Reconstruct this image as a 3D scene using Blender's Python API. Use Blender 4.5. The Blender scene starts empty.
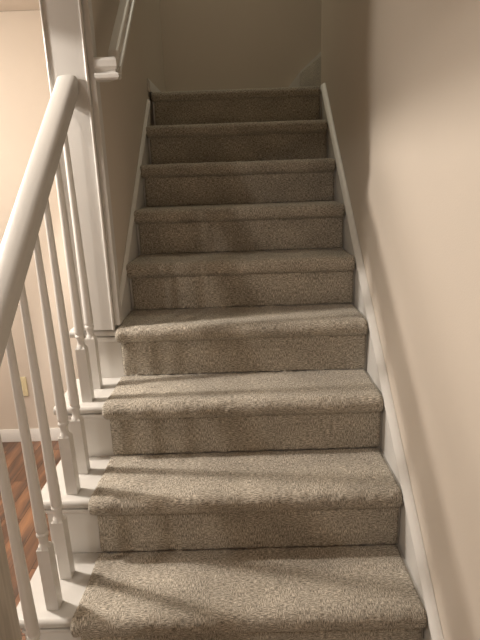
import bpy, bmesh, math, random
import numpy as np
from mathutils import Vector, Matrix

random.seed(4); RNG = np.random.default_rng(7)
C = bpy.context.scene.collection
SC = bpy.context.scene

# ------------------------------------------------------------------ dimensions (metres)
R, G, W = 0.19, 0.236, 0.8793          # rise, going, carpet width
XR = 0.920                             # right wall face
XL = -0.016                            # left wall face (stairwell)
YC = 0.70                              # front of the square column
YB = 2.60                              # back wall
FL = -0.19                             # wood floor level
CE = 2.05                              # lower ceiling
SLOPE = R / G

# ------------------------------------------------------------------ materials
def new_mat(name):
    m = bpy.data.materials.new(name); m.use_nodes = True
    nt = m.node_tree; b = nt.nodes['Principled BSDF']
    return m, nt, b

def rgb(r, g, b):
    f = lambda c: (c/255/12.92) if c/255 <= .04045 else ((c/255+.055)/1.055)**2.4
    return (f(r), f(g), f(b), 1)

def paint(name, col, rough=0.5, bump=0.02, scale=180, var=0.04, spec=0.4):
    m, nt, b = new_mat(name)
    tc = nt.nodes.new('ShaderNodeTexCoord')
    n = nt.nodes.new('ShaderNodeTexNoise'); n.inputs['Scale'].default_value = 3.0; n.inputs['Detail'].default_value = 4
    nt.links.new(tc.outputs['Object'], n.inputs['Vector'])
    mx = nt.nodes.new('ShaderNodeMix'); mx.data_type = 'RGBA'
    mx.inputs['A'].default_value = tuple(c*(1-var) for c in col[:3]) + (1,)
    mx.inputs['B'].default_value = tuple(min(1, c*(1+var)) for c in col[:3]) + (1,)
    nt.links.new(n.outputs['Fac'], mx.inputs['Factor'])
    nt.links.new(mx.outputs['Result'], b.inputs['Base Color'])
    b.inputs['Roughness'].default_value = rough
    b.inputs['Specular IOR Level'].default_value = spec
    n2 = nt.nodes.new('ShaderNodeTexNoise'); n2.inputs['Scale'].default_value = scale
    nt.links.new(tc.outputs['Object'], n2.inputs['Vector'])
    bp = nt.nodes.new('ShaderNodeBump'); bp.inputs['Strength'].default_value = bump; bp.inputs['Distance'].default_value = 0.01
    nt.links.new(n2.outputs['Fac'], bp.inputs['Height'])
    nt.links.new(bp.outputs['Normal'], b.inputs['Normal'])
    return m

M_WALL = paint('greige wall paint', (0.66, 0.592, 0.512), 0.6, 0.06, 260, 0.02, 0.3)
M_CEIL = paint('ceiling paint', (0.66, 0.60, 0.53), 0.8, 0.05, 200, 0.02, 0.2)
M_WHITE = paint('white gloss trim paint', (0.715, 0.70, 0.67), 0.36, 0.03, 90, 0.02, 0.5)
M_TREAD = paint('white trim paint dimmed against lamplight', (0.585, 0.57, 0.54), 0.38, 0.03, 90, 0.02, 0.4)  # trim white darkened to offset strong lamplight on treads and handrail
M_IVORY = paint('ivory plastic', (0.78, 0.70, 0.46), 0.35, 0.0, 50, 0.01, 0.5)
M_DARK = paint('dark slot', (0.03, 0.025, 0.02), 0.6, 0.0, 50, 0.01, 0.3)
M_METAL = paint('screw metal', (0.5, 0.47, 0.4), 0.35, 0.0, 50, 0.01, 0.5)

def carpet_mat():
    m, nt, b = new_mat('heathered brown loop carpet')
    L = nt.links.new
    uv = nt.nodes.new('ShaderNodeUVMap'); uv.uv_map = 'UVMap'
    def noise(sx, sy, detail=2, rough=.5):
        mp = nt.nodes.new('ShaderNodeMapping'); mp.inputs['Scale'].default_value = (sx, sy, 1)
        L(uv.outputs['UV'], mp.inputs['Vector'])
        n = nt.nodes.new('ShaderNodeTexNoise'); n.inputs['Scale'].default_value = 1; n.inputs['Detail'].default_value = detail
        n.inputs['Roughness'].default_value = rough
        L(mp.outputs['Vector'], n.inputs['Vector']); return n
    h = noise(90, 380, 1); v = noise(380, 90, 1)
    vo = nt.nodes.new('ShaderNodeTexVoronoi'); vo.distance = 'CHEBYCHEV'; vo.inputs['Scale'].default_value = 26
    L(uv.outputs['UV'], vo.inputs['Vector'])
    st = nt.nodes.new('ShaderNodeMath'); st.operation = 'GREATER_THAN'; st.inputs[1].default_value = .5
    sp = nt.nodes.new('ShaderNodeSeparateColor'); L(vo.outputs['Color'], sp.inputs['Color']); L(sp.outputs['Red'], st.inputs[0])
    mx = nt.nodes.new('ShaderNodeMix'); mx.data_type = 'FLOAT'
    L(st.outputs[0], mx.inputs['Factor']); L(h.outputs['Fac'], mx.inputs['A']); L(v.outputs['Fac'], mx.inputs['B'])
    fine = noise(380, 380, 2, .7)
    a1 = nt.nodes.new('ShaderNodeMath'); a1.operation = 'MULTIPLY_ADD'; a1.inputs[1].default_value = .55
    L(mx.outputs['Result'], a1.inputs[0])
    a2 = nt.nodes.new('ShaderNodeMath'); a2.operation = 'MULTIPLY'; a2.inputs[1].default_value = .45
    L(fine.outputs['Fac'], a2.inputs[0]); L(a2.outputs[0], a1.inputs[2])
    ramp = nt.nodes.new('ShaderNodeValToRGB')
    e = ramp.color_ramp.elements
    e[0].position = .35; e[0].color = (0.126, 0.113, 0.092, 1)
    e[1].position = .65; e[1].color = (0.74, 0.675, 0.575, 1)
    k = ramp.color_ramp.elements.new(.5); k.color = (0.37, 0.333, 0.276, 1)
    L(a1.outputs[0], ramp.inputs['Fac'])
    # slow wear / pile-direction variation
    big = noise(5, 7, 2)
    bm_ = nt.nodes.new('ShaderNodeMapRange'); bm_.inputs['From Min'].default_value = .3; bm_.inputs['From Max'].default_value = .7
    bm_.inputs['To Min'].default_value = .86; bm_.inputs['To Max'].default_value = 1.14
    L(big.outputs['Fac'], bm_.inputs['Value'])
    mul = nt.nodes.new('ShaderNodeMix'); mul.data_type = 'RGBA'; mul.blend_type = 'MULTIPLY'; mul.inputs['Factor'].default_value = 1
    L(ramp.outputs['Color'], mul.inputs['A']); L(bm_.outputs['Result'], mul.inputs['B'])
    L(mul.outputs['Result'], b.inputs['Base Color'])
    b.inputs['Roughness'].default_value = 1; b.inputs['Specular IOR Level'].default_value = .05
    b.inputs['Sheen Weight'].default_value = .15; b.inputs['Sheen Roughness'].default_value = .6
    bp = nt.nodes.new('ShaderNodeBump'); bp.inputs['Strength'].default_value = .35; bp.inputs['Distance'].default_value = .004
    L(a1.outputs[0], bp.inputs['Height']); L(bp.outputs['Normal'], b.inputs['Normal'])
    return m
M_CARPET = carpet_mat()

def wood_mat(name, c1, c2, c3, plank=True, axis='Y'):
    m, nt, b = new_mat(name); L = nt.links.new
    tc = nt.nodes.new('ShaderNodeTexCoord')
    mp = nt.nodes.new('ShaderNodeMapping')
    mp.inputs['Scale'].default_value = (26, 2.2, 26) if axis == 'Y' else (60, 60, 3)
    L(tc.outputs['Object'], mp.inputs['Vector'])
    n = nt.nodes.new('ShaderNodeTexNoise'); n.inputs['Scale'].default_value = 1; n.inputs['Detail'].default_value = 6; n.inputs['Distortion'].default_value = .8
    if plank:
        rot = nt.nodes.new('ShaderNodeMapping'); rot.inputs['Rotation'].default_value = (0, 0, math.radians(90))
        L(tc.outputs['Object'], rot.inputs['Vector'])
        br = nt.nodes.new('ShaderNodeTexBrick'); br.inputs['Scale'].default_value = 1
        br.inputs['Brick Width'].default_value = .62; br.inputs['Row Height'].default_value = .083
        br.inputs['Mortar Size'].default_value = .0015
        br.inputs['Color1'].default_value = (.0, .0, .0, 1); br.inputs['Color2'].default_value = (1, 1, 1, 1); br.inputs['Mortar'].default_value = (.1, .1, .1, 1)
        L(rot.outputs['Vector'], br.inputs['Vector'])
        ad = nt.nodes.new('ShaderNodeVectorMath'); ad.operation = 'MULTIPLY_ADD'; ad.inputs[1].default_value = (9, 9, 9)
        L(br.outputs['Color'], ad.inputs[0]); L(mp.outputs['Vector'], ad.inputs[2]); L(ad.outputs[0], n.inputs['Vector'])
    else:
        L(mp.outputs['Vector'], n.inputs['Vector'])
    ramp = nt.nodes.new('ShaderNodeValToRGB'); e = ramp.color_ramp.elements
    e[0].position = .3; e[0].color = c1; e[1].position = .72; e[1].color = c3
    ramp.color_ramp.elements.new(.5).color = c2
    L(n.outputs['Fac'], ramp.inputs['Fac'])
    out = ramp.outputs['Color']
    if plank:
        mr = nt.nodes.new('ShaderNodeMapRange'); mr.inputs['To Min'].default_value = .72; mr.inputs['To Max'].default_value = 1.2
        sp = nt.nodes.new('ShaderNodeSeparateColor'); L(br.outputs['Color'], sp.inputs['Color']); L(sp.outputs['Red'], mr.inputs['Value'])
        mu = nt.nodes.new('ShaderNodeMix'); mu.data_type = 'RGBA'; mu.blend_type = 'MULTIPLY'; mu.inputs['Factor'].default_value = 1
        L(out, mu.inputs['A']); L(mr.outputs['Result'], mu.inputs['B'])
        gr = nt.nodes.new('ShaderNodeMix'); gr.data_type = 'RGBA'; gr.inputs['B'].default_value = (.03, .014, .007, 1)
        L(br.outputs['Fac'], gr.inputs['Factor']); L(mu.outputs['Result'], gr.inputs['A']); out = gr.outputs['Result']
    L(out, b.inputs['Base Color']); b.inputs['Roughness'].default_value = .35 if plank else .5
    bp = nt.nodes.new('ShaderNodeBump'); bp.inputs['Strength'].default_value = .0255; bp.inputs['Distance'].default_value = .004
    L(n.outputs['Fac'], bp.inputs['Height']); L(bp.outputs['Normal'], b.inputs['Normal'])
    return m
M_FLOOR = wood_mat('red brown wood floor', (.07, .047, .036, 1), (.165, .086, .052, 1), (.31, .155, .078, 1))
M_NEWEL = wood_mat('grey brown wood', (.38, .345, .295, 1), (.48, .44, .38, 1), (.58, .53, .47, 1), False, 'Z')

# ------------------------------------------------------------------ mesh helpers
def empty(name, loc=(0, 0, 0), label=None, cat=None, group=None):
    o = bpy.data.objects.new(name, None); C.objects.link(o); o.location = loc
    o.empty_display_size = .1
    if label: o['label'] = label
    if cat: o['category'] = cat
    if group: o['group'] = group
    return o

def link(name, me, mat, parent=None, kind=None, label=None):
    o = bpy.data.objects.new(name, me); C.objects.link(o)
    me.materials.append(mat)
    if parent is not None:
        o.parent = parent
        o.matrix_parent_inverse = Matrix.Translation(-Vector(parent.location))
    if kind: o['kind'] = kind
    if label: o['label'] = label
    return o

def finish(bm, name, smooth=False, angle=35):
    bmesh.ops.recalc_face_normals(bm, faces=bm.faces)
    me = bpy.data.meshes.new(name)
    if smooth:
        for f in bm.faces: f.smooth = True
        for e in bm.edges:
            if len(e.link_faces) == 2 and e.calc_face_angle(0) > math.radians(angle): e.smooth = False
    bm.to_mesh(me); bm.free(); return me

def add_box(bm, a, b, bevel=0.0):
    t = bmesh.new()
    bmesh.ops.create_cube(t, size=1)
    a = Vector(a); b = Vector(b); c = (a+b)/2; d = b-a
    for v in t.verts: v.co = Vector((v.co.x*d.x, v.co.y*d.y, v.co.z*d.z)) + c
    if bevel: bmesh.ops.bevel(t, geom=t.edges[:], offset=bevel, segments=2, profile=.6, affect='EDGES')
    me = bpy.data.meshes.new('t'); t.to_mesh(me); t.free(); bm.from_mesh(me); bpy.data.meshes.remove(me)

def box(name, a, b, mat, parent=None, kind=None, bevel=0.0, label=None):
    bm = bmesh.new(); add_box(bm, a, b, bevel)
    return link(name, finish(bm, name, False), mat, parent, kind, label)

def prism(name, pts, axis, a, b, mat, parent=None, kind=None, bevel=0, smooth=False, label=None):
    """polygon pts extruded along axis ('x': pts are (y,z); 'y': (x,z); 'z': (x,y)) from a to b"""
    bm = bmesh.new()
    def mk(p, t): return {'x': (t, p[0], p[1]), 'y': (p[0], t, p[1]), 'z': (p[0], p[1], t)}[axis]
    A = [bm.verts.new(mk(p, a)) for p in pts]; B = [bm.verts.new(mk(p, b)) for p in pts]
    bm.faces.new(A); bm.faces.new(B[::-1]); n = len(pts)
    for i in range(n): bm.faces.new((A[i], A[(i+1) % n], B[(i+1) % n], B[i]))
    bmesh.ops.recalc_face_normals(bm, faces=bm.faces)
    if bevel: bmesh.ops.bevel(bm, geom=bm.edges[:], offset=bevel, segments=2, affect='EDGES')
    return link(name, finish(bm, name, smooth or bevel > 0), mat, parent, kind, label)

def loft(rings, closed=True, caps=True):
    bm = bmesh.new()
    V = [[bm.verts.new(p) for p in r] for r in rings]
    n = len(rings[0])
    for a, b in zip(V, V[1:]):
        for i in range(n if closed else n-1):
            bm.faces.new((a[i], a[(i+1) % n], b[(i+1) % n], b[i]))
    if caps: bm.faces.new(V[0][::-1]); bm.faces.new(V[-1])
    return bm

def smooth_noise(shape, passes):
    a = RNG.standard_normal(shape)
    for _ in range(passes):
        a = (a + np.roll(a, 1, 0) + np.roll(a, -1, 0) + np.roll(a, 1, 1) + np.roll(a, -1, 1))/5
    return a/a.std()

def resample(pts, step):
    P = np.array(pts, float); d = np.r_[0, np.cumsum(np.linalg.norm(np.diff(P, axis=0), axis=1))]
    n = max(2, int(d[-1]/step)+1); s = np.linspace(0, d[-1], n)
    return np.stack([np.interp(s, d, P[:, i]) for i in range(2)], 1), s

def carpet_piece(name, outer, inner, x0, x1, parent, v0, bulge=None, step=.004, amp=.0006, amp2=.0006, label=None):
    """carpet: outer (y,z) profile as a fine fuzzy grid, closed with a coarse inner profile; ends rolled over"""
    P, s = resample(outer, step)
    T = np.gradient(P, axis=0); T /= np.linalg.norm(T, axis=1)[:, None]
    N = np.stack([T[:, 1], -T[:, 0]], 1)          # outward normal for a profile running back -> nose -> underside
    nx = int((x1-x0)/step)+1; n = len(P)
    xs = np.linspace(x0, x1, nx)
    edge = np.minimum(xs-x0, x1-xs); rr = .011
    roll = np.where(edge < rr, rr - np.sqrt(np.clip(rr**2-(rr-edge)**2, 0, None)), 0)*.85
    disp = amp*smooth_noise((nx, n), 1) + amp2*smooth_noise((nx, n), 20)
    disp = disp - roll[:, None]
    X = np.repeat(xs[:, None], n, 1) + .0006*RNG.standard_normal((nx, n))
    if bulge is not None:
        b = np.interp(s/s[-1], [0, .35, .72, .9, 1], bulge)
        fl = np.clip(1-(xs-x0)/.05, 0, 1)**2; fr = np.clip(1-(x1-xs)/.05, 0, 1)**2
        X = X - fl[:, None]*b[None] + .5*fr[:, None]*b[None]
    Y = P[None, :, 0] + N[None, :, 0]*disp; Z = P[None, :, 1] + N[None, :, 1]*disp
    verts = np.stack([X, Y, Z], 2).reshape(-1, 3)
    idx = np.arange(nx*n).reshape(nx, n)
    faces = np.stack([idx[:-1, :-1], idx[:-1, 1:], idx[1:, 1:], idx[1:, :-1]], 2).reshape(-1, 4).tolist()
    # close: inner profile at both ends and long back faces
    m = len(inner); base = nx*n
    ex = [[(float(X[0].min()*0+x0+.001), p[0], p[1]) for p in inner], [(x1-.001, p[0], p[1]) for p in inner]]
    verts = np.vstack([verts, np.array(ex[0]+ex[1])])
    A = list(range(base, base+m)); B = list(range(base+m, base+2*m))
    faces.append(idx[0].tolist()[::-1] + A); faces.append(idx[-1].tolist() + B[::-1])
    for i in range(m-1): faces.append([A[i], A[i+1], B[i+1], B[i]])
    faces.append(idx[:, 0].tolist() + [B[0], A[0]] if False else [A[0], B[0]] + idx[::-1, 0].tolist())
    faces.append([B[-1], A[-1]] + idx[:, -1].tolist())
    me = bpy.data.meshes.new(name); me.from_pydata(verts.tolist(), [], faces)
    me.update()
    uvl = me.uv_layers.new(name='UVMap')
    U = np.zeros((len(verts), 2)); U[:base, 0] = np.repeat(xs, n); U[:base, 1] = np.tile(s+v0, nx)
    U[base:, 0] = verts[base:, 0]; U[base:, 1] = v0
    li = np.empty(len(me.loops), np.int32); me.loops.foreach_get('vertex_index', li)
    uvl.data.foreach_set('uv', U[li].ravel())
    bm = bmesh.new(); bm.from_mesh(me); bmesh.ops.recalc_face_normals(bm, faces=bm.faces)
    for f in bm.faces: f.smooth = len(f.verts) == 4
    bm.to_mesh(me); bm.free()
    return link(name, me, M_CARPET, parent, None, label)

# ------------------------------------------------------------------ the staircase
stair = empty('staircase', (0.4, 0, FL), 'flight of brown carpeted stairs with white tread ends, climbing between walls', 'stairs')
XT = -0.178
for k in range(0, 10):
    yn = (k-1)*G; z = k*R
    yb = k*G if k < 9 else YB
    # painted wooden riser and tread underneath (their left ends show below the column)
    open_side = k <= 3
    xl = -0.150 if open_side else (0.0 if k > 4 else -0.150)
    xt = XT if k <= 3 else (XT if k == 4 else 0.0)
    zlow = (k-1)*R - .0085 if k > 0 else FL
    box('wooden_riser', (xl, yn+.012, zlow), (.8975, yn+.026, z-.0385), M_WHITE, stair)
    # tread board with a bullnose and returned left end
    yb2 = yb + .011 if k < 9 else YB - .004
    r = .0145; zc = z-.0235
    def nosing(yback):
        pts = [(yback, z-.009), (yback, z-.038)]
        for a in range(7):
            t = math.radians(-90 - 30*a); pts.append((yn - .005 + r + r*math.cos(t), zc + r*math.sin(t)))
        return pts
    if k == 4:   # the board stops under the column: a short end piece carries it
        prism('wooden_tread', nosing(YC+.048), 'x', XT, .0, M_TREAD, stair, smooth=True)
        prism('wooden_tread', nosing(yb2), 'x', .001, .8975, M_WHITE, stair, smooth=True)
    else:
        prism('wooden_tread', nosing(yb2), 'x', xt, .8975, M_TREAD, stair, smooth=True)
    if k <= 4:
        cv = [(yn+.012, z-.038), (yn-.002, z-.038), (yn+.0, z-.046), (yn+.006, z-.055), (yn+.012, z-.060)]
        prism('cove_moulding', cv, 'x', -.150, -.004, M_WHITE, stair, smooth=True)
    # carpet on the tread, wrapped over the nosing
    x0 = (-.010 if k < 4 else -.007) if k <= 4 else .001
    yf = yn-.023 if k < 9 else yn-.012; rr = .0295; top = z; th = .062 if k < 9 else .050
    if k < 9:
        prof = [(yb-.001, top)]
    else:
        prof = [(YB-.006, top)]
    prof.append((yf+rr+.03, top))
    for a in range(0, 11 if k < 9 else 5):
        t = math.radians(90 + 18*a)
        prof.append((yf+rr+rr*math.cos(t), top-rr+rr*math.sin(t)))
    if k < 9:
        prof[-1] = (yn+.007, top-th+.007)
        prof.insert(-1, (yn-.001, top-th+.001))
    else:
        prof += [(yn-.0115, top-rr), (yn-.009, top-th+.003), (yn+.002, top-th)]
    inner = [(yn+.010, top-th+.008), (yn+.010, top-.0395), (yn-.0055, top-.039), (yn-.0055, top-.0085), (yb-.008 if k == 9 else yb-.002, top-.0085)]
    carpet_piece('carpet_tread', prof, inner, x0, W+.011, stair, k*.7, bulge=[0, 0, .007 if k != 4 else 0, .008 if k != 4 else .006, .003], amp2=.0006 if k < 8 else .0001, amp=.0006 if k < 9 else .0003)
    # carpet on the riser
    zr0 = (k-1)*R if k > 0 else FL
    ro = [(yn+.004, z-th+.006), (yn+.001, z-.064), (yn, z-.075), (yn, zr0+.0015)]
    ri = [(yn+.0115, zr0+.0015), (yn+.0115, z-th+.006)]
    carpet_piece('carpet_riser', ro, ri, x0+.008, W+.013, stair, k*.7+.4, amp=.0006)

# open left stringer (saw-tooth white board under the tread ends)
pts = [(-G+.014, FL)]
for k in range(0, 5):
    pts += [((k-1)*G+.014, k*R-.0385), (k*G+.014 if k < 4 else YC+.048, k*R-.0385)]
pts += [(YC+.048, FL)]
prism('stringer', pts, 'x', -.150, -.136, M_WHITE, stair)

# winder step turning right at the top
wz = 10*R
wp = [(XR+.004, 2.052), (.862, YB-.016), (2.0, YB-.016), (2.0, 2.052)]
bm = bmesh.new()
def winder(pts, z0, z1):
    A = [bm.verts.new((p[0], p[1], z0)) for p in pts]; B = [bm.verts.new((p[0], p[1], z1)) for p in pts]
    bm.faces.new(A); bm.faces.new(B)
    for i in range(4): bm.faces.new((A[i], A[(i+1) % 4], B[(i+1) % 4], B[i]))
winder(wp, 9*R+.002, wz)
bmesh.ops.recalc_face_normals(bm, faces=bm.faces)
bmesh.ops.bevel(bm, geom=[e for e in bm.edges if all(v.co.z > wz-.01 for v in e.verts)], offset=.02, segments=4, profile=.5, affect='EDGES')
uvl = bm.loops.layers.uv.new('UVMap')
for f in bm.faces:
    for l in f.loops:
        l[uvl].uv = (l.vert.co.y, l.vert.co.z) if abs(f.normal.z) < .5 else (l.vert.co.x, l.vert.co.y)
link('winder_step', finish(bm, 'winder_step', True), M_CARPET, stair, None, 'wedge-shaped carpeted step turning right at the top')

# ------------------------------------------------------------------ setting: walls, floor, ceilings
S = 'structure'
H2 = 4.3
box('wall_right', (XR, -3.2, FL), (XR+.11, 2.05, H2), M_WALL, None, S, bevel=.002)
box('wall_back', (-.13, YB, 1.2), (2.1, YB+.1, H2), M_WALL, None, S)
box('wall_left', (-.126, YC+.05, 4*R-.03), (XL, YB, H2), M_WALL, None, S)
box('wall_header', (-.126, -.3, CE), (XL, YC+.018, H2), M_WALL, None, S)
box('wall_landing', (XR+.112, 1.94, 1.5), (2.1, 2.05, H2), M_WALL, None, S)
box('wall_far', (-3.2, 1.667, FL), (-.128, 1.767, CE), M_WALL, None, S)
box('wall_room_left', (-3.3, -3.2, FL), (-3.202, 1.767, CE), M_WALL, None, S)
box('wall_front', (-3.2, -3.3, FL), (XR+.11, -3.202, CE), M_WALL, None, S)
box('wall_stairwell_front', (XL+.002, -.4, CE+.08), (XR-.001, -.302, H2), M_WALL, None, S)
box('shadow_board', (-.50, -.6, 1.824), (-.47, .63, CE), M_WALL, None, S)  # unseen board added to cut the side spot off the upper right wall
box('floor', (-3.2, -3.2, FL-.1), (XR-.002, 1.665, FL-.001), M_FLOOR, None, S)
prism('ceiling', [(-3.2, -3.2), (XR-.001, -3.2), (XR-.001, -.3), (-.128, -.3), (-.128, 1.665), (-3.2, 1.665)], 'z', CE, CE+.08, M_CEIL, None, S)
box('ceiling_stairwell', (-.126, -.3, H2), (2.1, YB+.1, H2+.08), M_CEIL, None, S)

# baseboards
def baseboard(name, a, b, face, h=.075, t=.013):
    """straight baseboard between plan points a and b, sticking out along face"""
    bm = bmesh.new(); f = Vector((face[0], face[1], 0))
    prof = [(0, 0), (t, 0), (t, h-.018), (t*.55, h-.006), (t*.45, h), (0, h)]
    rings = []
    for p in (a, b):
        rings.append([Vector(p) + f*o + Vector((0, 0, v)) for o, v in prof])
    bm.free(); bm = loft(rings)
    o = link(name, finish(bm, name, True), M_WHITE, None, S); return o
baseboard('baseboard_far', (-3.19, 1.666, FL), (-.13, 1.666, FL), (0, -1))
baseboard('baseboard_landing_left', (XL+.001, 1.872, 9*R+.001), (XL+.001, YB-.001, 9*R+.001), (1, 0), .062)
baseboard('baseboard_landing_back', (XL+.016, YB-.001, 9*R+.001), (.764, YB-.001, 9*R+.001), (0, -1), .075)
prism('baseboard_winder', [(.765, 9*R), (.765, 9*R+.076), (.872, wz+.008), (1.25, wz+.33), (1.25, wz+.1), (.93, 9*R)], 'y', YB-.014, YB-.001, M_WHITE, None, S)

# sloping skirt boards with a moulded cap
def skirt(name, xwall, xface, y0, y1, wtop, ytop_end):
    sgn = 1 if xface > xwall else -1
    f = lambda y, w: (y, SLOPE*y + w)
    # board
    pts = [f(y0, -.10), f(y0, wtop-.014), f(y1, wtop-.014), (y1, max(9*R-.05, SLOPE*y1-.2)), (y1-.25, SLOPE*(y1-.25)-.22)]
    lo, hi = sorted((xwall, xface))
    o = prism(name, pts, 'x', lo, hi, M_WHITE, None, S)
    # cap: rounded bead on the sloping edge
    prof = [(0, wtop), (.35, wtop), (.8, wtop-.006), (1.22, wtop-.012), (1.25, wtop-.020), (1.0, wtop-.026), (0, wtop-.026)]
    th = abs(xface-xwall)
    rings = [[(xwall + sgn*th*a, y, SLOPE*y+w) for a, w in prof] for y in (y0, y1)]
    cap = link('cap_moulding', finish(loft(rings), 'cap', True), M_WHITE, o)
    return o
skirt('trim_1', XR-.001, .8985, -.30, 1.888, .203, 0)
skirt('trim_2', XL+.001, -.003, .765, 1.83, .195, 0)

# ------------------------------------------------------------------ square column at the wall end
col = empty('column', (-.076, YC+.06, 4*R), 'square white boxed column with beaded corners rising to the ceiling behind the handrail end', 'column')
box('shaft', (-.138, YC, 4*R-.0085), (-.014, YC+.11, CE), M_WHITE, col, bevel=.0015)
for xa, xb in ((-.1395, -.131), (-.021, -.0125)):
    bm = bmesh.new()
    cx = (xa+xb)/2; rr = (xb-xa)/2
    n = 10
    rings = []
    for zz in (4*R-.0085, CE-.001):
        ring = [(cx+rr, YC+.004, zz)] + [(cx+rr*math.cos(math.pi*i/n), YC-.0005-.003*math.sin(math.pi*i/n), zz) for i in range(n+1)] + [(cx-rr, YC+.004, zz)]
        rings.append(ring)
    bm.free(); bm = loft(rings)
    link('corner_bead', finish(bm, 'corner_bead', True), M_WHITE, col)
box('side_casing', (-.0139, YC+.014, 4*R+.004), (.006, YC+.060, CE), M_WHITE, col, bevel=.003)

# ------------------------------------------------------------------ sloped ledge rail on the left wall
led = empty('wall_handrail', (.06, .72, 1.6), 'white moulded handrail with mitred end sloping up the dim wall beside the column', 'handrail')
xa, xb, y0, z0 = .0065, .044, .737, 1.642
def wall_rail(name, P):
    rings = [[(xa, y0-o, z0+v) for o, v in P], [(xb+o, y0-o, z0+v) for o, v in P], [(xb+o, y0+.006, z0+v+.006) for o, v in P]]
    rings += [[(xb+o, y, z0+v+.83*(y-.722)) for o, v in P] for y in (y0+.02, 2.598)]
    return link(name, finish(loft(rings), name, True, 15), M_WHITE, led)
wall_rail('rail_top', [(0, -.046), (0, -.002), (.003, 0), (.025, 0), (.031, -.004), (.034, -.011), (.034, -.028), (.031, -.036), (.028, -.040), (.028, -.046)])
wall_rail('rail_moulding', [(.001, -.068), (.001, -.0462), (.031, -.0462), (.037, -.049), (.0385, -.053), (.0385, -.062), (.034, -.068)])

# ------------------------------------------------------------------ open balustrade
rail = empty('stair_railing', (-.077, .2, 0), 'white painted balustrade with rounded handrail and slim turned spindles on the open left side', 'railing')
XB = -.077
XRAIL = -.080
RS = .805
def rail_z(y): return RS*y + 1.033
hp = []   # handrail section (x, v) with v measured down from the top
hp = [(.033, -.042), (.033, -.014), (.0318, -.009), (.029, -.0052), (.024, -.0025), (.014, -.0008), (0, 0), (-.014, -.0008), (-.024, -.0025), (-.029, -.0052), (-.0318, -.009), (-.033, -.014),
      (-.033, -.042), (-.028, -.049), (-.021, -.053), (-.020, -.062), (.020, -.062), (.021, -.053), (.028, -.049)]
rings = [[(XRAIL+x, y, rail_z(y)+v/ math.cos(math.atan(RS))*1.0) for x, v in hp] for y in (-.264, YC-.006)]
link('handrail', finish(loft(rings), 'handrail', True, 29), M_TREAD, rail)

def baluster_mesh(zbase, y):
    hb = .0162; blk = .185
    ztop = rail_z(y) - .076
    bm = bmesh.new()
    add_box(bm, (XB-hb, y-hb, zbase), (XB+hb, y+hb, zbase+blk))
    # turned part
    p = [(blk-.004, .0135), (blk, .0160), (blk+.006, .0150), (blk+.012, .0118), (blk+.018, .0112), (blk+.030, .0122), (blk+.036, .0150), (blk+.040, .0158), (blk+.044, .0148),
         (blk+.047, .0128), (blk+.050, .0148), (blk+.058, .0152)]
    L = ztop - zbase
    for i in range(1, 13):
        t = i/12; p.append((blk+.058 + (L-blk-.058)*t, .0153 - .0068*t**0.9))
    n = 20
    rr = [[(XB + r*math.cos(2*math.pi*j/n), y + r*math.sin(2*math.pi*j/n), zbase+h) for j in range(n)] for h, r in p]
    # tip cut to the slope of the rail
    rr[-1] = [(q[0], q[1], q[2]+RS*(q[1]-y)) for q in rr[-1]]
    t2 = loft(rr); me = bpy.data.meshes.new('t'); t2.to_mesh(me); t2.free(); bm.from_mesh(me); bpy.data.meshes.remove(me)
    # chamfered shoulders of the block
    bm2 = loft([[(XB+sx*s*hb, y+sy*s*hb, zbase+h) for sx, sy in ((-1, -1), (1, -1), (1, 1), (-1, 1))] for s, h in ((.985, blk-.001), (.72, blk+.007))])
    me = bpy.data.meshes.new('t'); bm2.to_mesh(me); bm2.free(); bm.from_mesh(me); bpy.data.meshes.remove(me)
    for v in bm.verts: v.co.x -= .012*(v.co.z-zbase)
    return finish(bm, 'baluster', True, 40)
for k in range(0, 4):
    for dy in (.049, .158):
        y = (k-1)*G + dy
        if y < -.15: continue
        link('baluster', baluster_mesh(k*R-.0088, y), M_WHITE, rail)

# newel post at the foot
nw = .052
bm = bmesh.new()
add_box(bm, (-.107, -.355, FL), (-.003, -.265, .86), .003)
link('newel_post', finish(bm, 'newel_post', True), M_NEWEL, rail, None, 'grey-brown wood-grained post at the foot of the railing')
box('newel_cap', (-.119, -.367, .8605), (.009, -.253, .885), M_NEWEL, rail, None, .006)

# ------------------------------------------------------------------ wall outlet
ox, oz, oy = -.832, .152, 1.6665
out = empty('wall_outlet', (ox, oy, oz), 'ivory duplex electrical outlet low on the far room wall, seen between the spindles', 'outlet')
box('cover_plate', (ox-.036, oy-.006, oz-.058), (ox+.036, oy, oz+.058), M_IVORY, out, None, .003)
for s in (-1, 1):
    zc = oz + s*.0225
    rec = prism('receptacle', [(ox+.0165*math.cos(a)*(1 if abs(math.cos(a)) < .9 else .98), zc+max(-.0125, min(.0125, .0165*math.sin(a)))) for a in [2*math.pi*i/24 for i in range(24)]], 'y', oy-.0085, oy-.0055, M_IVORY, out)
    bm = bmesh.new()
    for dx in (-.006, .006): add_box(bm, (ox+dx-.001, oy-.0092, zc-.002), (ox+dx+.001, oy-.0084, zc+.007))
    link('slot', finish(bm, 'slot'), M_DARK, rec)
prism('screw', [(ox+.003*math.cos(2*math.pi*i/12), oz+.003*math.sin(2*math.pi*i/12)) for i in range(12)], 'y', oy-.0075, oy-.0055, M_METAL, out)

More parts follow.
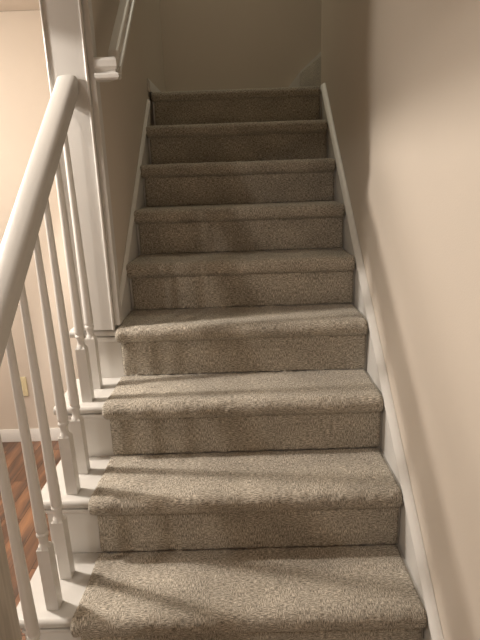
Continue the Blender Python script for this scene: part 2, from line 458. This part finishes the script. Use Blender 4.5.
# ------------------------------------------------------------------ lights
WARM = (1.0, .90, .795)
def spot(name, loc, power, angle, blend, radius, col=WARM):
    l = bpy.data.lights.new(name, 'SPOT'); l.energy = power; l.spot_size = math.radians(angle); l.spot_blend = blend
    l.shadow_soft_size = radius; l.color = col
    o = bpy.data.objects.new(name, l); C.objects.link(o); o.location = loc; return o
def area(name, loc, power, size, rot=(0, 0, 0), col=WARM):
    l = bpy.data.lights.new(name, 'AREA'); l.energy = power; l.size = size; l.color = col
    o = bpy.data.objects.new(name, l); C.objects.link(o); o.location = loc; o.rotation_euler = rot; return o
o = spot('ceiling_spot_side', (-1.014, .505, 1.98), 88, 104, .10, .035); o.rotation_euler = (0, -math.radians(50), 0)
l = bpy.data.lights.new('fill_lamp_side', 'POINT'); l.energy = 30; l.shadow_soft_size = .10; l.color = WARM  # added fill, hung low to reach the right wall above the shadow edge
o = bpy.data.objects.new('fill_lamp_side', l); C.objects.link(o); o.location = (-1.014, .49, 1.74)
spot('ceiling_spot_front', (-1.2, -1.3, 2.02), 40, 164, .10, .06)
area('fill_area_room', (-1.8, .85, 2.03), 30, .5)  # added soft fill that brightens the far room wall
area('fill_area_upstairs', (.35, 2.25, 4.25), 10, .6, col=(1, .94, .75))  # added fill raising the ambient level in the upper stairwell

w = bpy.data.worlds.new('World'); SC.world = w; w.use_nodes = True
w.node_tree.nodes['Background'].inputs['Color'].default_value = (1, .92, .76, 1)
w.node_tree.nodes['Background'].inputs['Strength'].default_value = .025

# ------------------------------------------------------------------ camera
cx, cy, cz, pi_, ya, ro, fpx = 0.4545, -1.0797, 1.2707, -0.2726, -0.0095, -0.0348, 518.606
F = Vector((math.sin(ya)*math.cos(pi_), math.cos(ya)*math.cos(pi_), math.sin(pi_)))
r = F.cross(Vector((0, 0, 1))).normalized(); u = r.cross(F)
r2 = r*math.cos(ro) + u*math.sin(ro); u2 = -r*math.sin(ro) + u*math.cos(ro)
cd = bpy.data.cameras.new('Camera'); co = bpy.data.objects.new('Camera', cd); C.objects.link(co)
Mx = Matrix((r2, u2, -F)).transposed().to_4x4(); Mx.translation = (cx, cy, cz); co.matrix_world = Mx
cd.sensor_fit = 'VERTICAL'; cd.sensor_height = 24; cd.lens = fpx/640*24; cd.clip_start = .01
SC.camera = co

SC.view_settings.view_transform = 'Standard'
SC.view_settings.look = 'None'
SC.view_settings.exposure = 0.06
